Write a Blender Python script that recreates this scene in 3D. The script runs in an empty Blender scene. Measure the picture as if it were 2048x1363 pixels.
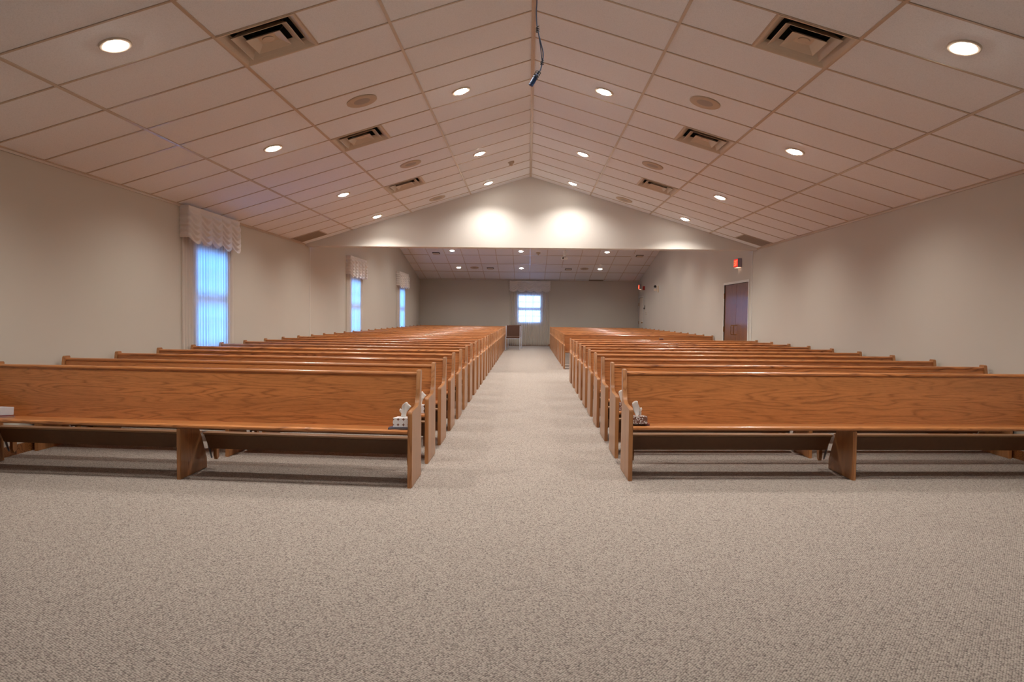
import bpy, bmesh, math, random
from mathutils import Vector, Matrix
random.seed(7)
SC = bpy.context.scene
COL = SC.collection
PI = math.pi

# ------------------------------------------------------------------ place
W = 4.45                 # half width of the hall
HC = 1.255               # eye height
SL = 1.35 / 4.43         # slope of the main ceiling
A = math.atan(SL)
EAVE = HC + 1.352
RZ = EAVE + W * SL       # ridge height
Y0, YH0, YH1, YB = -4.0, 14.08, 14.40, 29.10
HB = 2.578               # underside of the header
ZB, SR = 2.67, 0.181     # back wall height, slope of the rear ceiling
BR = math.atan(SR)
YR = (YH1 + YB) / 2
ZR = ZB + SR * (YB - YR)

# ------------------------------------------------------------------ helpers
def prop(o, label=None, cat=None, group=None, kind=None):
    if label: o['label'] = label
    if cat: o['category'] = cat
    if group: o['group'] = group
    if kind: o['kind'] = kind
    return o

def empty(name, loc, label, cat, group=None, rot=(0, 0, 0)):
    o = bpy.data.objects.new(name, None)
    o.empty_display_size = 0.1
    COL.objects.link(o)
    o.location = loc
    o.rotation_euler = rot
    return prop(o, label, cat, group)

class MB:
    """Collects shapes, then links them as one mesh object."""
    def __init__(s): s.bm = bmesh.new()
    def verts(s, pts): return [s.bm.verts.new(p) for p in pts]
    def face(s, pts):
        v = s.verts(pts); s.bm.faces.new(v); return s
    def box(s, x0, x1, y0, y1, z0, z1, f=None, bev=0.0):
        f = f or (lambda x, y, z: (x, y, z))
        c = [(x0,y0,z0),(x1,y0,z0),(x1,y1,z0),(x0,y1,z0),(x0,y0,z1),(x1,y0,z1),(x1,y1,z1),(x0,y1,z1)]
        v = s.verts([f(*p) for p in c])
        fs = [s.bm.faces.new([v[i] for i in q]) for q in ((0,3,2,1),(4,5,6,7),(0,1,5,4),(1,2,6,5),(2,3,7,6),(3,0,4,7))]
        if bev > 0:
            es = list({e for q in fs for e in q.edges})
            bmesh.ops.bevel(s.bm, geom=es, offset=bev, segments=2, affect='EDGES', profile=0.6)
        return s
    def prism(s, prof, f0, f1):
        """prof: list of 2-D points; f0/f1 map a point to each end of the prism."""
        a = s.verts([f0(*p) for p in prof]); b = s.verts([f1(*p) for p in prof])
        n = len(prof)
        s.bm.faces.new(a); s.bm.faces.new(b[::-1])
        for i in range(n): s.bm.faces.new((a[i], b[i], b[(i+1) % n], a[(i+1) % n]))
        return s
    def lathe(s, prof, n=28, cap0=False, cap1=False, f=None):
        f = f or (lambda x, y, z: (x, y, z))
        rings = [s.verts([f(r*math.cos(2*PI*i/n), r*math.sin(2*PI*i/n), z) for i in range(n)]) for r, z in prof]
        for a, b in zip(rings, rings[1:]):
            for i in range(n): s.bm.faces.new((a[i], a[(i+1) % n], b[(i+1) % n], b[i]))
        if cap0: s.bm.faces.new(rings[0][::-1])
        if cap1: s.bm.faces.new(rings[-1])
        return s
    def tube(s, pts, r, n=8):
        pts = [Vector(p) for p in pts]; rings = []
        for i, p in enumerate(pts):
            t = (pts[min(i+1, len(pts)-1)] - pts[max(i-1, 0)]).normalized()
            u = t.orthogonal().normalized() if i == 0 else (rings_u - t * rings_u.dot(t)).normalized()
            rings_u = u; w = t.cross(u)
            rr = r[i] if isinstance(r, (list, tuple)) else r
            rings.append(s.verts([p + (u*math.cos(2*PI*k/n) + w*math.sin(2*PI*k/n))*rr for k in range(n)]))
        for a, b in zip(rings, rings[1:]):
            for k in range(n): s.bm.faces.new((a[k], a[(k+1) % n], b[(k+1) % n], b[k]))
        s.bm.faces.new(rings[0][::-1]); s.bm.faces.new(rings[-1])
        return s
    def grid(s, nu, nv, f):
        v = [[s.bm.verts.new(f(i/nu, j/nv)) for j in range(nv+1)] for i in range(nu+1)]
        for i in range(nu):
            for j in range(nv): s.bm.faces.new((v[i][j], v[i+1][j], v[i+1][j+1], v[i][j+1]))
        return s
    def build(s, name, mat, parent=None, smooth=False, recalc=True, loc=None):
        if recalc: bmesh.ops.recalc_face_normals(s.bm, faces=s.bm.faces[:])
        me = bpy.data.meshes.new(name); s.bm.to_mesh(me); s.bm.free()
        for m in (mat if isinstance(mat, (list, tuple)) else [mat]): me.materials.append(m)
        if smooth:
            for p in me.polygons: p.use_smooth = True
            if smooth != 'all':
                try: me.set_sharp_from_angle(angle=math.radians(35))
                except Exception: pass
        o = bpy.data.objects.new(name, me); COL.objects.link(o)
        if parent: o.parent = parent
        if loc: o.location = loc
        return o

def copy_tree(o, parent=None):
    c = o.copy(); COL.objects.link(c)
    if parent: c.parent = parent
    for ch in [x for x in o.children]: copy_tree(ch, c)
    return c

# ------------------------------------------------------------------ materials
class NT:
    def __init__(s, name):
        s.m = bpy.data.materials.new(name); s.m.use_nodes = True
        s.t = s.m.node_tree; s.t.nodes.clear()
        s.out = s.t.nodes.new('ShaderNodeOutputMaterial')
    def n(s, typ, **kw):
        nd = s.t.nodes.new(typ)
        for k, v in kw.items():
            if k.startswith('i_'): nd.inputs[k[2:].replace('_', ' ')].default_value = v
            else: setattr(nd, k, v)
        return nd
    def l(s, a, b): s.t.links.new(a, b)
    def math(s, op, a, b=None, c=None):
        nd = s.n('ShaderNodeMath', operation=op)
        for i, x in enumerate((a, b, c)):
            if x is None: continue
            if isinstance(x, (int, float)): nd.inputs[i].default_value = x
            else: s.l(x, nd.inputs[i])
        return nd.outputs[0]
    def mix(s, fac, a, b, blend='MIX'):
        nd = s.n('ShaderNodeMix', data_type='RGBA', blend_type=blend)
        for sock, x in ((nd.inputs[0], fac), (nd.inputs[6], a), (nd.inputs[7], b)):
            if isinstance(x, (int, float)): sock.default_value = x
            elif isinstance(x, (tuple, list)): sock.default_value = (*x, 1) if len(x) == 3 else x
            else: s.l(x, sock)
        return nd.outputs[2]
    def ramp(s, fac, stops):
        nd = s.n('ShaderNodeValToRGB'); cr = nd.color_ramp
        while len(cr.elements) < len(stops): cr.elements.new(0.5)
        for e, (p, c) in zip(cr.elements, stops):
            e.position = p; e.color = (*c, 1) if len(c) == 3 else c
        s.l(fac, nd.inputs[0]); return nd.outputs[0]
    def principled(s, col, rough=0.5, spec=0.5, metal=0.0, coat=0.0, bump=None, bstr=0.1, bdist=0.01, sheen=0.0, coatr=0.2):
        p = s.n('ShaderNodeBsdfPrincipled')
        def put(k, v):
            if isinstance(v, (tuple, list)): p.inputs[k].default_value = (*v, 1)
            elif isinstance(v, (int, float)): p.inputs[k].default_value = v
            else: s.l(v, p.inputs[k])
        put('Base Color', col); put('Roughness', rough); put('Specular IOR Level', spec); put('Metallic', metal)
        put('Coat Weight', coat); put('Coat Roughness', coatr); put('Sheen Weight', sheen)
        if bump is not None:
            b = s.n('ShaderNodeBump'); b.inputs['Strength'].default_value = bstr; b.inputs['Distance'].default_value = bdist
            s.l(bump, b.inputs['Height']); s.l(b.outputs[0], p.inputs['Normal'])
        s.l(p.outputs[0], s.out.inputs[0]); return p

def plain(name, col, rough=0.5, metal=0.0, spec=0.5, var=0.06, scale=30.0, coat=0.0):
    t = NT(name)
    tc = t.n('ShaderNodeTexCoord')
    nz = t.n('ShaderNodeTexNoise', i_Scale=scale, i_Detail=3.0); t.l(tc.outputs['Object'], nz.inputs['Vector'])
    c = t.mix(nz.outputs[0], tuple(x*(1-var) for x in col), tuple(min(1, x*(1+var)) for x in col))
    t.principled(c, rough, spec, metal, coat)
    return t.m

def emit(name, col, strength):
    t = NT(name); e = t.n('ShaderNodeEmission'); e.inputs[0].default_value = (*col, 1); e.inputs[1].default_value = strength
    t.l(e.outputs[0], t.out.inputs[0]); return t.m

def oak(name, along, tint=1.0, la=(0.60, 0.235, 0.072), da=(0.155, 0.046, 0.012)):
    """Stained red oak in glued boards; the grain runs along 'x' or 'z' of the piece."""
    t = NT(name)
    tc = t.n('ShaderNodeTexCoord'); sp = t.n('ShaderNodeSeparateXYZ'); t.l(tc.outputs['Object'], sp.inputs[0])
    oi = t.n('ShaderNodeObjectInfo'); rnd = oi.outputs['Random']
    X, Y, Z = sp.outputs
    if along == 'x': g, a, b = X, Z, Y
    else: g, a, b = Z, Y, X
    pid = t.math('FLOOR', t.math('ADD', t.math('DIVIDE', a, 0.105), t.math('MULTIPLY', rnd, 0.8)))
    wn = t.n('ShaderNodeTexWhiteNoise', noise_dimensions='2D')
    cb = t.n('ShaderNodeCombineXYZ'); t.l(pid, cb.inputs[0]); t.l(rnd, cb.inputs[1]); t.l(cb.outputs[0], wn.inputs['Vector'])
    off = t.math('MULTIPLY', wn.outputs['Value'], 40.0)
    v = t.n('ShaderNodeCombineXYZ')
    t.l(t.math('ADD', t.math('MULTIPLY', g, 0.42), off), v.inputs[0])
    t.l(t.math('ADD', t.math('MULTIPLY', a, 7.0), off), v.inputs[1])
    t.l(t.math('MULTIPLY', b, 5.5), v.inputs[2])
    n1 = t.n('ShaderNodeTexNoise', i_Scale=1.5, i_Detail=1.6, i_Roughness=0.42); t.l(v.outputs[0], n1.inputs['Vector'])
    rings = t.math('FRACT', t.math('MULTIPLY', n1.outputs[0], 14.0))
    line = t.ramp(rings, [(0.0, (0.02,)*3), (0.16, (0.80,)*3), (0.5, (1,)*3), (0.80, (0.62,)*3), (1.0, (0.0,)*3)])
    v2 = t.n('ShaderNodeCombineXYZ')
    t.l(t.math('MULTIPLY', g, 6.0), v2.inputs[0]); t.l(t.math('ADD', t.math('MULTIPLY', a, 260.0), off), v2.inputs[1]); t.l(t.math('MULTIPLY', b, 260.0), v2.inputs[2])
    n2 = t.n('ShaderNodeTexNoise', i_Scale=1.0, i_Detail=2.0); t.l(v2.outputs[0], n2.inputs['Vector'])
    v3 = t.n('ShaderNodeCombineXYZ')
    t.l(t.math('ADD', t.math('MULTIPLY', g, 0.9), off), v3.inputs[0]); t.l(t.math('MULTIPLY', a, 9.0), v3.inputs[1]); t.l(b, v3.inputs[2])
    n3 = t.n('ShaderNodeTexNoise', i_Scale=1.3, i_Detail=2.0); t.l(v3.outputs[0], n3.inputs['Vector'])
    light = tuple(x*tint for x in la); dark = tuple(x*tint for x in da)
    amt = t.math('ADD', 0.27, t.math('MULTIPLY', t.math('POWER', wn.outputs['Value'], 2.0), 0.62))
    fac = t.math('SUBTRACT', t.math('ADD', 0.70, t.math('MULTIPLY', t.math('SUBTRACT', n2.outputs[0], 0.5), 0.55)), t.math('MULTIPLY', t.math('SUBTRACT', 0.85, line), amt))
    c = t.mix(fac, dark, light)
    tone = t.math('ADD', 0.80, t.math('ADD', t.math('MULTIPLY', wn.outputs['Value'], 0.22), t.math('MULTIPLY', n3.outputs[0], 0.22)))
    tc3 = t.n('ShaderNodeCombineXYZ')
    for i in range(3): t.l(tone, tc3.inputs[i])
    c = t.mix(1.0, c, tc3.outputs[0], 'MULTIPLY')
    t.principled(c, 0.42, 0.45, 0, 0.35, bump=n2.outputs[0], bstr=0.05, bdist=0.002, coatr=0.16)
    return t.m

def carpet():
    t = NT('loop_pile_carpet')
    tc = t.n('ShaderNodeTexCoord')
    mp = t.n('ShaderNodeMapping'); mp.inputs['Rotation'].default_value = (0, 0, 0.62); t.l(tc.outputs['Object'], mp.inputs[0])
    vo = t.n('ShaderNodeTexVoronoi', i_Scale=112.0, i_Randomness=0.45); t.l(mp.outputs[0], vo.inputs['Vector'])
    wn = t.n('ShaderNodeSeparateColor'); t.l(vo.outputs['Color'], wn.inputs[0])
    loops = t.ramp(wn.outputs[0], [(0.0, (0.27, 0.225, 0.21)), (0.08, (0.40, 0.335, 0.305)), (0.22, (0.47, 0.405, 0.36)), (0.75, (0.515, 0.45, 0.40)), (1.0, (0.56, 0.50, 0.445))])
    big = t.n('ShaderNodeTexNoise', i_Scale=1.3, i_Detail=4.0); t.l(tc.outputs['Object'], big.inputs['Vector'])
    c = t.mix(t.math('MULTIPLY', big.outputs[0], 0.20), loops, (0.34, 0.295, 0.26))
    edge = t.ramp(vo.outputs['Distance'], [(0.0, (1, 1, 1)), (0.38, (0.94,)*3), (0.70, (0.38,)*3)])
    c = t.mix(1.0, c, edge, 'MULTIPLY')
    inv = t.math('SUBTRACT', 1.0, vo.outputs['Distance'])
    t.principled(c, 0.95, 0.1, 0, 0, bump=inv, bstr=0.55, bdist=0.006)
    return t.m

def wallpaint(name, col):
    t = NT(name); tc = t.n('ShaderNodeTexCoord')
    nz = t.n('ShaderNodeTexNoise', i_Scale=160.0, i_Detail=2.0); t.l(tc.outputs['Object'], nz.inputs['Vector'])
    bg = t.n('ShaderNodeTexNoise', i_Scale=1.1, i_Detail=3.0); t.l(tc.outputs['Object'], bg.inputs['Vector'])
    c = t.mix(bg.outputs[0], tuple(x*0.96 for x in col), tuple(x*1.03 for x in col))
    t.principled(c, 0.75, 0.25, bump=nz.outputs[0], bstr=0.12, bdist=0.003)
    return t.m

def tile_mat():
    t = NT('acoustic_tile'); tc = t.n('ShaderNodeTexCoord')
    nz = t.n('ShaderNodeTexNoise', i_Scale=110.0, i_Detail=5.0, i_Roughness=0.7); t.l(tc.outputs['Object'], nz.inputs['Vector'])
    c = t.ramp(nz.outputs[0], [(0.30, (0.70, 0.715, 0.745)), (0.5, (0.80, 0.815, 0.85)), (0.75, (0.84, 0.855, 0.89))])
    t.principled(c, 0.85, 0.2, bump=nz.outputs[0], bstr=0.5, bdist=0.006)
    return t.m

def fabric(name, col, transp, transl):
    t = NT(name); tc = t.n('ShaderNodeTexCoord')
    nz = t.n('ShaderNodeTexNoise', i_Scale=90.0, i_Detail=2.0); t.l(tc.outputs['Object'], nz.inputs['Vector'])
    c = t.mix(nz.outputs[0], tuple(x*0.95 for x in col), col)
    d = t.n('ShaderNodeBsdfDiffuse'); tl = t.n('ShaderNodeBsdfTranslucent'); tr = t.n('ShaderNodeBsdfTransparent')
    t.l(c, d.inputs[0]); t.l(c, tl.inputs[0])
    m1 = t.n('ShaderNodeMixShader'); m1.inputs[0].default_value = transl; t.l(d.outputs[0], m1.inputs[1]); t.l(tl.outputs[0], m1.inputs[2])
    m2 = t.n('ShaderNodeMixShader')
    lw = t.n('ShaderNodeLayerWeight', i_Blend=0.5)
    t.l(t.math('MULTIPLY', t.math('POWER', t.math('SUBTRACT', 1.0, lw.outputs['Facing']), 1.3), transp), m2.inputs[0]); t.l(m1.outputs[0], m2.inputs[1]); t.l(tr.outputs[0], m2.inputs[2])
    t.l(m2.outputs[0], t.out.inputs[0]); return t.m

def glass():
    t = NT('window_glass')
    tr = t.n('ShaderNodeBsdfTransparent'); gl = t.n('ShaderNodeBsdfGlossy'); gl.inputs['Roughness'].default_value = 0.03
    lw = t.n('ShaderNodeFresnel', i_IOR=1.45)
    m = t.n('ShaderNodeMixShader'); t.l(lw.outputs[0], m.inputs[0]); t.l(tr.outputs[0], m.inputs[1]); t.l(gl.outputs[0], m.inputs[2])
    t.l(m.outputs[0], t.out.inputs[0]); return t.m

def tissue_pattern(name, base, mark, scale, star):
    t = NT(name); tc = t.n('ShaderNodeTexCoord')
    mp = t.n('ShaderNodeMapping'); mp.inputs['Scale'].default_value = (scale,)*3; t.l(tc.outputs['Object'], mp.inputs[0])
    if star:
        # small four-pointed stars on a regular lattice
        fr = t.n('ShaderNodeVectorMath', operation='FRACTION'); t.l(mp.outputs[0], fr.inputs[0])
        sb = t.n('ShaderNodeVectorMath', operation='SUBTRACT'); t.l(fr.outputs[0], sb.inputs[0]); sb.inputs[1].default_value = (0.5, 0.5, 0.5)
        ab = t.n('ShaderNodeVectorMath', operation='ABSOLUTE'); t.l(sb.outputs[0], ab.inputs[0])
        sp = t.n('ShaderNodeSeparateXYZ'); t.l(ab.outputs[0], sp.inputs[0])
        h = t.math('ADD', t.math('POWER', t.math('MINIMUM', sp.outputs[0], sp.outputs[1]), 0.55), t.math('POWER', sp.outputs[2], 0.55))
        f = t.math('LESS_THAN', h, 0.62)
    else:
        vo = t.n('ShaderNodeTexVoronoi', i_Scale=1.0, i_Randomness=0.8); t.l(mp.outputs[0], vo.inputs['Vector'])
        f = t.math('GREATER_THAN', vo.outputs['Distance'], 0.42)
    t.principled(t.mix(f, base, mark), 0.5, 0.4)
    return t.m

OAKX, OAKZ = oak('oak_board', 'x'), oak('oak_upright', 'z', 1.0, (0.43, 0.195, 0.072), (0.25, 0.098, 0.033))
DOORWOOD = oak('door_veneer', 'z', 0.36)
KNEEL = plain('brown_vinyl', (0.17, 0.085, 0.036), 0.45, var=0.12)
KRIM = plain('kneeler_board', (0.42, 0.25, 0.13), 0.4)
STEEL = plain('steel', (0.26, 0.29, 0.36), 0.3, 1.0)
CHROME = plain('chrome', (0.66, 0.70, 0.80), 0.3, 0.45, var=0.02)
WALL = wallpaint('wall_vinyl', (0.515, 0.482, 0.425))
HEAD = wallpaint('header_paint', (0.62, 0.585, 0.545))
TILE = tile_mat()
GRID = plain('ceiling_grid_metal', (0.48, 0.385, 0.30), 0.28, 0.0, 0.6, var=0.03)
CARPET = carpet()
BASE = oak('baseboard_wood', 'x', 0.5)
SHEER = fabric('sheer_curtain_cloth', (0.88, 0.84, 0.80), 0.34, 0.66)
SWAG = fabric('valance_cloth', (0.86, 0.82, 0.78), 0.02, 0.25)
GLASS = glass()
VINYL = plain('white_window_vinyl', (0.75, 0.75, 0.75), 0.4)
RING = plain('downlight_trim', (0.62, 0.52, 0.42), 0.35)
LENS = emit('lamp_lens', (1.0, 0.93, 0.82), 90.0)
VENTM = plain('vent_enamel', (0.56, 0.47, 0.37), 0.35, var=0.03)
DUCT = plain('duct_metal', (0.13, 0.125, 0.10), 0.5, var=0.2)
BLACK = plain('black_plastic', (0.012, 0.012, 0.013), 0.5)
SPK = plain('speaker_ring', (0.50, 0.40, 0.30), 0.6)
SPKG = plain('speaker_mesh', (0.36, 0.31, 0.27), 0.7, var=0.2, scale=400)
GRILLE = plain('return_grille_face', (0.33, 0.265, 0.21), 0.8, var=0.1, scale=200)
WHITE = plain('white_plastic', (0.88, 0.87, 0.84), 0.4)
CREAM = plain('cream_plastic', (0.72, 0.62, 0.47), 0.4)
BRASS = plain('antique_brass', (0.42, 0.23, 0.10), 0.3, 0.85)
FRAMEP = plain('door_frame_paint', (0.62, 0.60, 0.55), 0.4)
DOORP = wallpaint('painted_door', (0.66, 0.585, 0.50))
REDBOX = plain('red_enamel', (0.36, 0.012, 0.012), 0.35)
EXITRED = emit('exit_red', (1.0, 0.028, 0.018), 1.25)
EXITLET = emit('exit_letters', (1.0, 0.22, 0.10), 1.6)
EXITDOWN = emit('exit_downlight', (1.0, 0.60, 0.42), 1.6)
HOUSING = plain('exit_housing', (0.34, 0.29, 0.30), 0.4)
MIC = plain('microphone_body', (0.015, 0.055, 0.17), 0.5)
CORD = plain('microphone_cord', (0.03, 0.045, 0.10), 0.5)
UPH = plain('brown_upholstery', (0.085, 0.033, 0.017), 0.7, var=0.2, scale=120)
PAPER = plain('tissue_paper', (0.86, 0.86, 0.84), 0.9, var=0.02)
BOXA = tissue_pattern('carton_stars', (0.80, 0.78, 0.80), (0.22, 0.09, 0.06), 26, True)
BOXB = tissue_pattern('carton_pebbles', (0.80, 0.76, 0.74), (0.20, 0.085, 0.06), 95, False)
BOXC = plain('carton_grey', (0.60, 0.62, 0.66), 0.5)
BOOKR = plain('book_cover_maroon', (0.17, 0.022, 0.030), 0.45)
BOOKB = plain('book_cover_blue', (0.06, 0.07, 0.14), 0.45)
PAGES = plain('book_pages', (0.72, 0.68, 0.62), 0.8, var=0.1, scale=300)

# ------------------------------------------------------------------ room shell
def struct(o): return prop(o, kind='structure')

struct(MB().box(-W-0.2, W+0.2, Y0-0.2, YB+0.2, -0.15, 0.0).build('floor', CARPET))

def side_wall(name, sx, holes):
    """holes: (y0, y1, z0, z1), sorted in y; the wall is 0.2 thick, outwards."""
    m = MB(); a, b = sx*W, sx*(W+0.2)
    def bx(y0, y1, z0, z1):
        if y1 > y0 + 1e-6 and z1 > z0 + 1e-6: m.box(min(a, b), max(a, b), y0, y1, z0, z1)
    y = Y0; top = EAVE + 0.03
    for (h0, h1, z0, z1) in holes:
        bx(y, h0, 0, top); bx(h0, h1, 0, z0); bx(h0, h1, z1, top); y = h1
    bx(y, YB, 0, top)
    g = [(YH1-0.02, top), (YB, top), (YB, ZB+0.05), (YR, ZR+0.05), (YH1-0.02, ZB+0.05)]
    m.prism(g, lambda y, z: (a, y, z), lambda y, z: (b, y, z))
    return struct(m.build(name, WALL))

WIN = [(9.36, 10.44), (17.66, 18.74), (24.41, 25.49)]
WZ0, WZ1 = 0.72, 2.14
side_wall('wall_left', -1, [(a, b, WZ0, WZ1) for a, b in WIN])
D1 = (14.61, 16.39, 1.985); D2 = (27.78, 28.92, 2.0)
side_wall('wall_right', 1, [(D1[0], D1[1], 0, D1[2]), (D2[0], D2[1], 0, D2[2])])
BW = (-0.48, 0.55, 0.90, 2.12)
m = MB()
m.box(-W-0.2, BW[0], YB, YB+0.2, 0, ZB+0.06).box(BW[1], W+0.2, YB, YB+0.2, 0, ZB+0.06)
m.box(BW[0], BW[1], YB, YB+0.2, 0, BW[2]).box(BW[0], BW[1], YB, YB+0.2, BW[3], ZB+0.06)
struct(m.build('wall_back', WALL))
g = [(-W-0.2, 0), (W+0.2, 0), (W+0.2, EAVE+0.03), (0, RZ+0.08), (-W-0.2, EAVE+0.03)]
struct(MB().prism(g, lambda x, z: (x, Y0, z), lambda x, z: (x, Y0-0.2, z)).build('wall_front', WALL))
# gabled header between the hall and the rear bay
g = [(-W, HB), (W, HB), (W, EAVE+0.01), (0, RZ+0.012), (-W, EAVE+0.01)]
struct(MB().prism(g, lambda x, z: (x, YH0, z), lambda x, z: (x, YH1, z)).build('wall_header', HEAD))

# main ceiling: two slopes of 4 ft x 2 ft tiles in a metal grid
CA, SA = math.cos(A), math.sin(A)
def cp(side, s, y, n=0.0): return (side*(s*CA + n*SA), y, RZ - s*SA + n*CA)
SMAX = W / CA
TY = 0.6096; TS = 1.2192; GY0 = 5.23
VENTROWS = [0, 5, 10]
tiles, bars = MB(), MB()
ks = list(range(-16, 15))
for side in (-1, 1):
    for k in ks:
        ya, yb = GY0 + TY*k, min(GY0 + TY*(k+1), YH0)
        if ya < Y0: ya = Y0
        if yb <= ya: continue
        for j in range(4):
            sa, sb = TS*j, min(TS*(j+1), SMAX)
            parts = [(sa, sb)]
            if j == 1 and k in VENTROWS: parts = [(sa, sa + TS/2)]
            for p, q in parts:
                tiles.face([cp(side, p, ya, 0.004), cp(side, q, ya, 0.004), cp(side, q, yb, 0.004), cp(side, p, yb, 0.004)])
        # cross tees
        if ya > Y0 + 0.01:
            bars.box(0.012, SMAX, ya-0.009, ya+0.009, -0.002, 0.006, f=lambda s, y, n, sd=side: cp(sd, s, y, n))
    for j in range(1, 4):
        bars.box(TS*j-0.0125, TS*j+0.0125, Y0, YH0, -0.004, 0.006, f=lambda s, y, n, sd=side: cp(sd, s, y, n))
    bars.box(SMAX-0.025, SMAX, Y0, YH0, -0.004, 0.006, f=lambda s, y, n, sd=side: cp(sd, s, y, n))
    for k in VENTROWS:
        ya = GY0 + TY*k
        bars.box(TS*1.5-0.009, TS*1.5+0.009, ya, ya+TY, -0.002, 0.006, f=lambda s, y, n, sd=side: cp(sd, s, y, n))
bars.prism([(-0.02, RZ-0.0095), (0, RZ-0.0035), (0.02, RZ-0.0095), (0.02, RZ+0.004), (-0.02, RZ+0.004)], lambda x, z: (x, Y0, z), lambda x, z: (x, YH0, z))
cm = struct(tiles.build('ceiling', TILE, recalc=False))
bars.build('ceiling_grid', GRID, cm)

# rear ceiling: gable running across, 2 ft x 4 ft tiles
CB, SB = math.cos(BR), math.sin(BR)
def rp(front, x, t, n=0.0):
    """t: distance down the slope from the cross ridge."""
    return (x, YR + (-1 if front else 1)*(t*CB + n*SB), ZR - t*SB + n*CB)
TMAX = (YB - YR) / CB
GX0, GXS = 0.03, 0.60
tl = [2.58, 3.80, 5.02, 6.24]       # cross tees, measured down the slope
tl = [(y - YR)/CB for y in (22.9, 24.1, 25.3, 26.5, 27.7, 28.9)]
tiles, bars = MB(), MB()
for fr in (True, False):
    tiles.face([rp(fr, -W, 0, .004), rp(fr, W, 0, .004), rp(fr, W, TMAX, .004), rp(fr, -W, TMAX, .004)])
    for t_ in tl: bars.box(-W, W, t_-0.0125, t_+0.0125, -0.004, 0.006, f=lambda x, t, n, f_=fr: rp(f_, x, t, n))
    for i in range(-8, 9):
        x = GX0 + GXS*i
        if abs(x) < W: bars.box(x-0.009, x+0.009, 0, TMAX, -0.002, 0.006, f=lambda x, t, n, f_=fr: rp(f_, x, t, n))
    bars.box(-W, W, TMAX-0.025, TMAX, -0.005, 0.006, f=lambda x, t, n, f_=fr: rp(f_, x, t, n))
cr = struct(tiles.build('ceiling_rear', TILE, recalc=False))
bars.build('ceiling_grid', GRID, cr)

# wall angle, jamb strips, baseboards
for i, sx in enumerate((-1, 1)):
    a = sx*W
    struct(MB().box(min(a, a-sx*0.012), max(a, a-sx*0.012), Y0, YH0, EAVE-0.022, EAVE+0.002).build('trim_%d' % (i+1), GRID))
    struct(MB().box(min(a, a-sx*0.006), max(a, a-sx*0.006), YH1-0.02, YH1+0.012, 0, HB).build('trim_%d' % (i+3), FRAMEP))
    m = MB()
    segs = [(Y0, YB)] if sx < 0 else [(Y0, D1[0]-0.07), (D1[1]+0.07, D2[0]-0.05)]
    for y0, y1 in segs: m.box(min(a, a-sx*0.012), max(a, a-sx*0.012), y0, y1, 0, 0.085)
    struct(m.build('baseboard_' + ('left' if sx < 0 else 'right'), BASE))
struct(MB().box(-W, W, YB-0.012, YB, 0, 0.085).build('baseboard_back', BASE))

# ------------------------------------------------------------------ windows, curtains, valances
def window(name, f, w, z0, z1):
    """f(u, d, z): u along the wall, d outwards from the inner wall face."""
    m = MB(); F = 0.075
    for a, b, c, d in ((0, F, z0, z1), (w-F, w, z0, z1), (F, w-F, z0, z0+F), (F, w-F, z1-F, z1)): m.box(a, b, 0.06, 0.15, c, d, f=f)
    fr = struct(m.build(name, VINYL))
    zm = (z0+z1)/2
    m = MB().box(F, w-F, 0.075, 0.12, zm-0.06, zm+0.06, f=f)
    m.build('sash_rail', VINYL, fr)
    for i, (a, b) in enumerate(((z0+F, zm-0.045), (zm+0.045, z1-F))):
        mm = MB(); u0, u1 = F, w-F
        for q in (1, 2): u = u0 + (u1-u0)*q/3; mm.box(u-0.009, u+0.009, 0.085, 0.105, a, b, f=f)
        mm.box(u0, u1, 0.085, 0.105, (a+b)/2-0.009, (a+b)/2+0.009, f=f)
        pane = MB().box(u0, u1, 0.093, 0.097, a, b, f=f).build('pane', GLASS, fr)
        mm.build('muntin', VINYL, pane)
    m = MB().box(-0.03, w+0.03, -0.012, 0.06, z0-0.02, z0, f=f)
    m.build('sill', VINYL, fr)
    return fr

for i, (a, b) in enumerate(WIN):
    window('window_%d' % (i+1), lambda u, d, z, a=a: (-W-d, a+u, z), b-a, WZ0, WZ1)
window('window_4', lambda u, d, z: (BW[0]+u, YB+d, z), BW[1]-BW[0], BW[2], BW[3])

def curtain(f, w, z0, z1, off, amp, n, label, group, seed):
    rg = random.Random(seed); ph = [rg.uniform(0, 6.28) for _ in range(4)]
    def surf(i, j):
        u = i*w; z = z0 + (z1-z0)*j
        k = 1 - 0.55*j
        d = amp*(0.75*math.sin(2*PI*n*i + 0.9*math.sin(2*PI*i*2.3+ph[0]) + 0.25*math.sin(5*j+ph[1])) + 0.25*math.sin(2*PI*n*1.9*i+ph[2]))*k
        return f(u + 0.006*math.sin(2*PI*n*i*2+ph[3]), off + d, z)
    o = MB().grid(int(n*12), 8, surf).build('sheer_curtain', SHEER, smooth='all')
    return prop(o, label, 'curtain', group)

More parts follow.
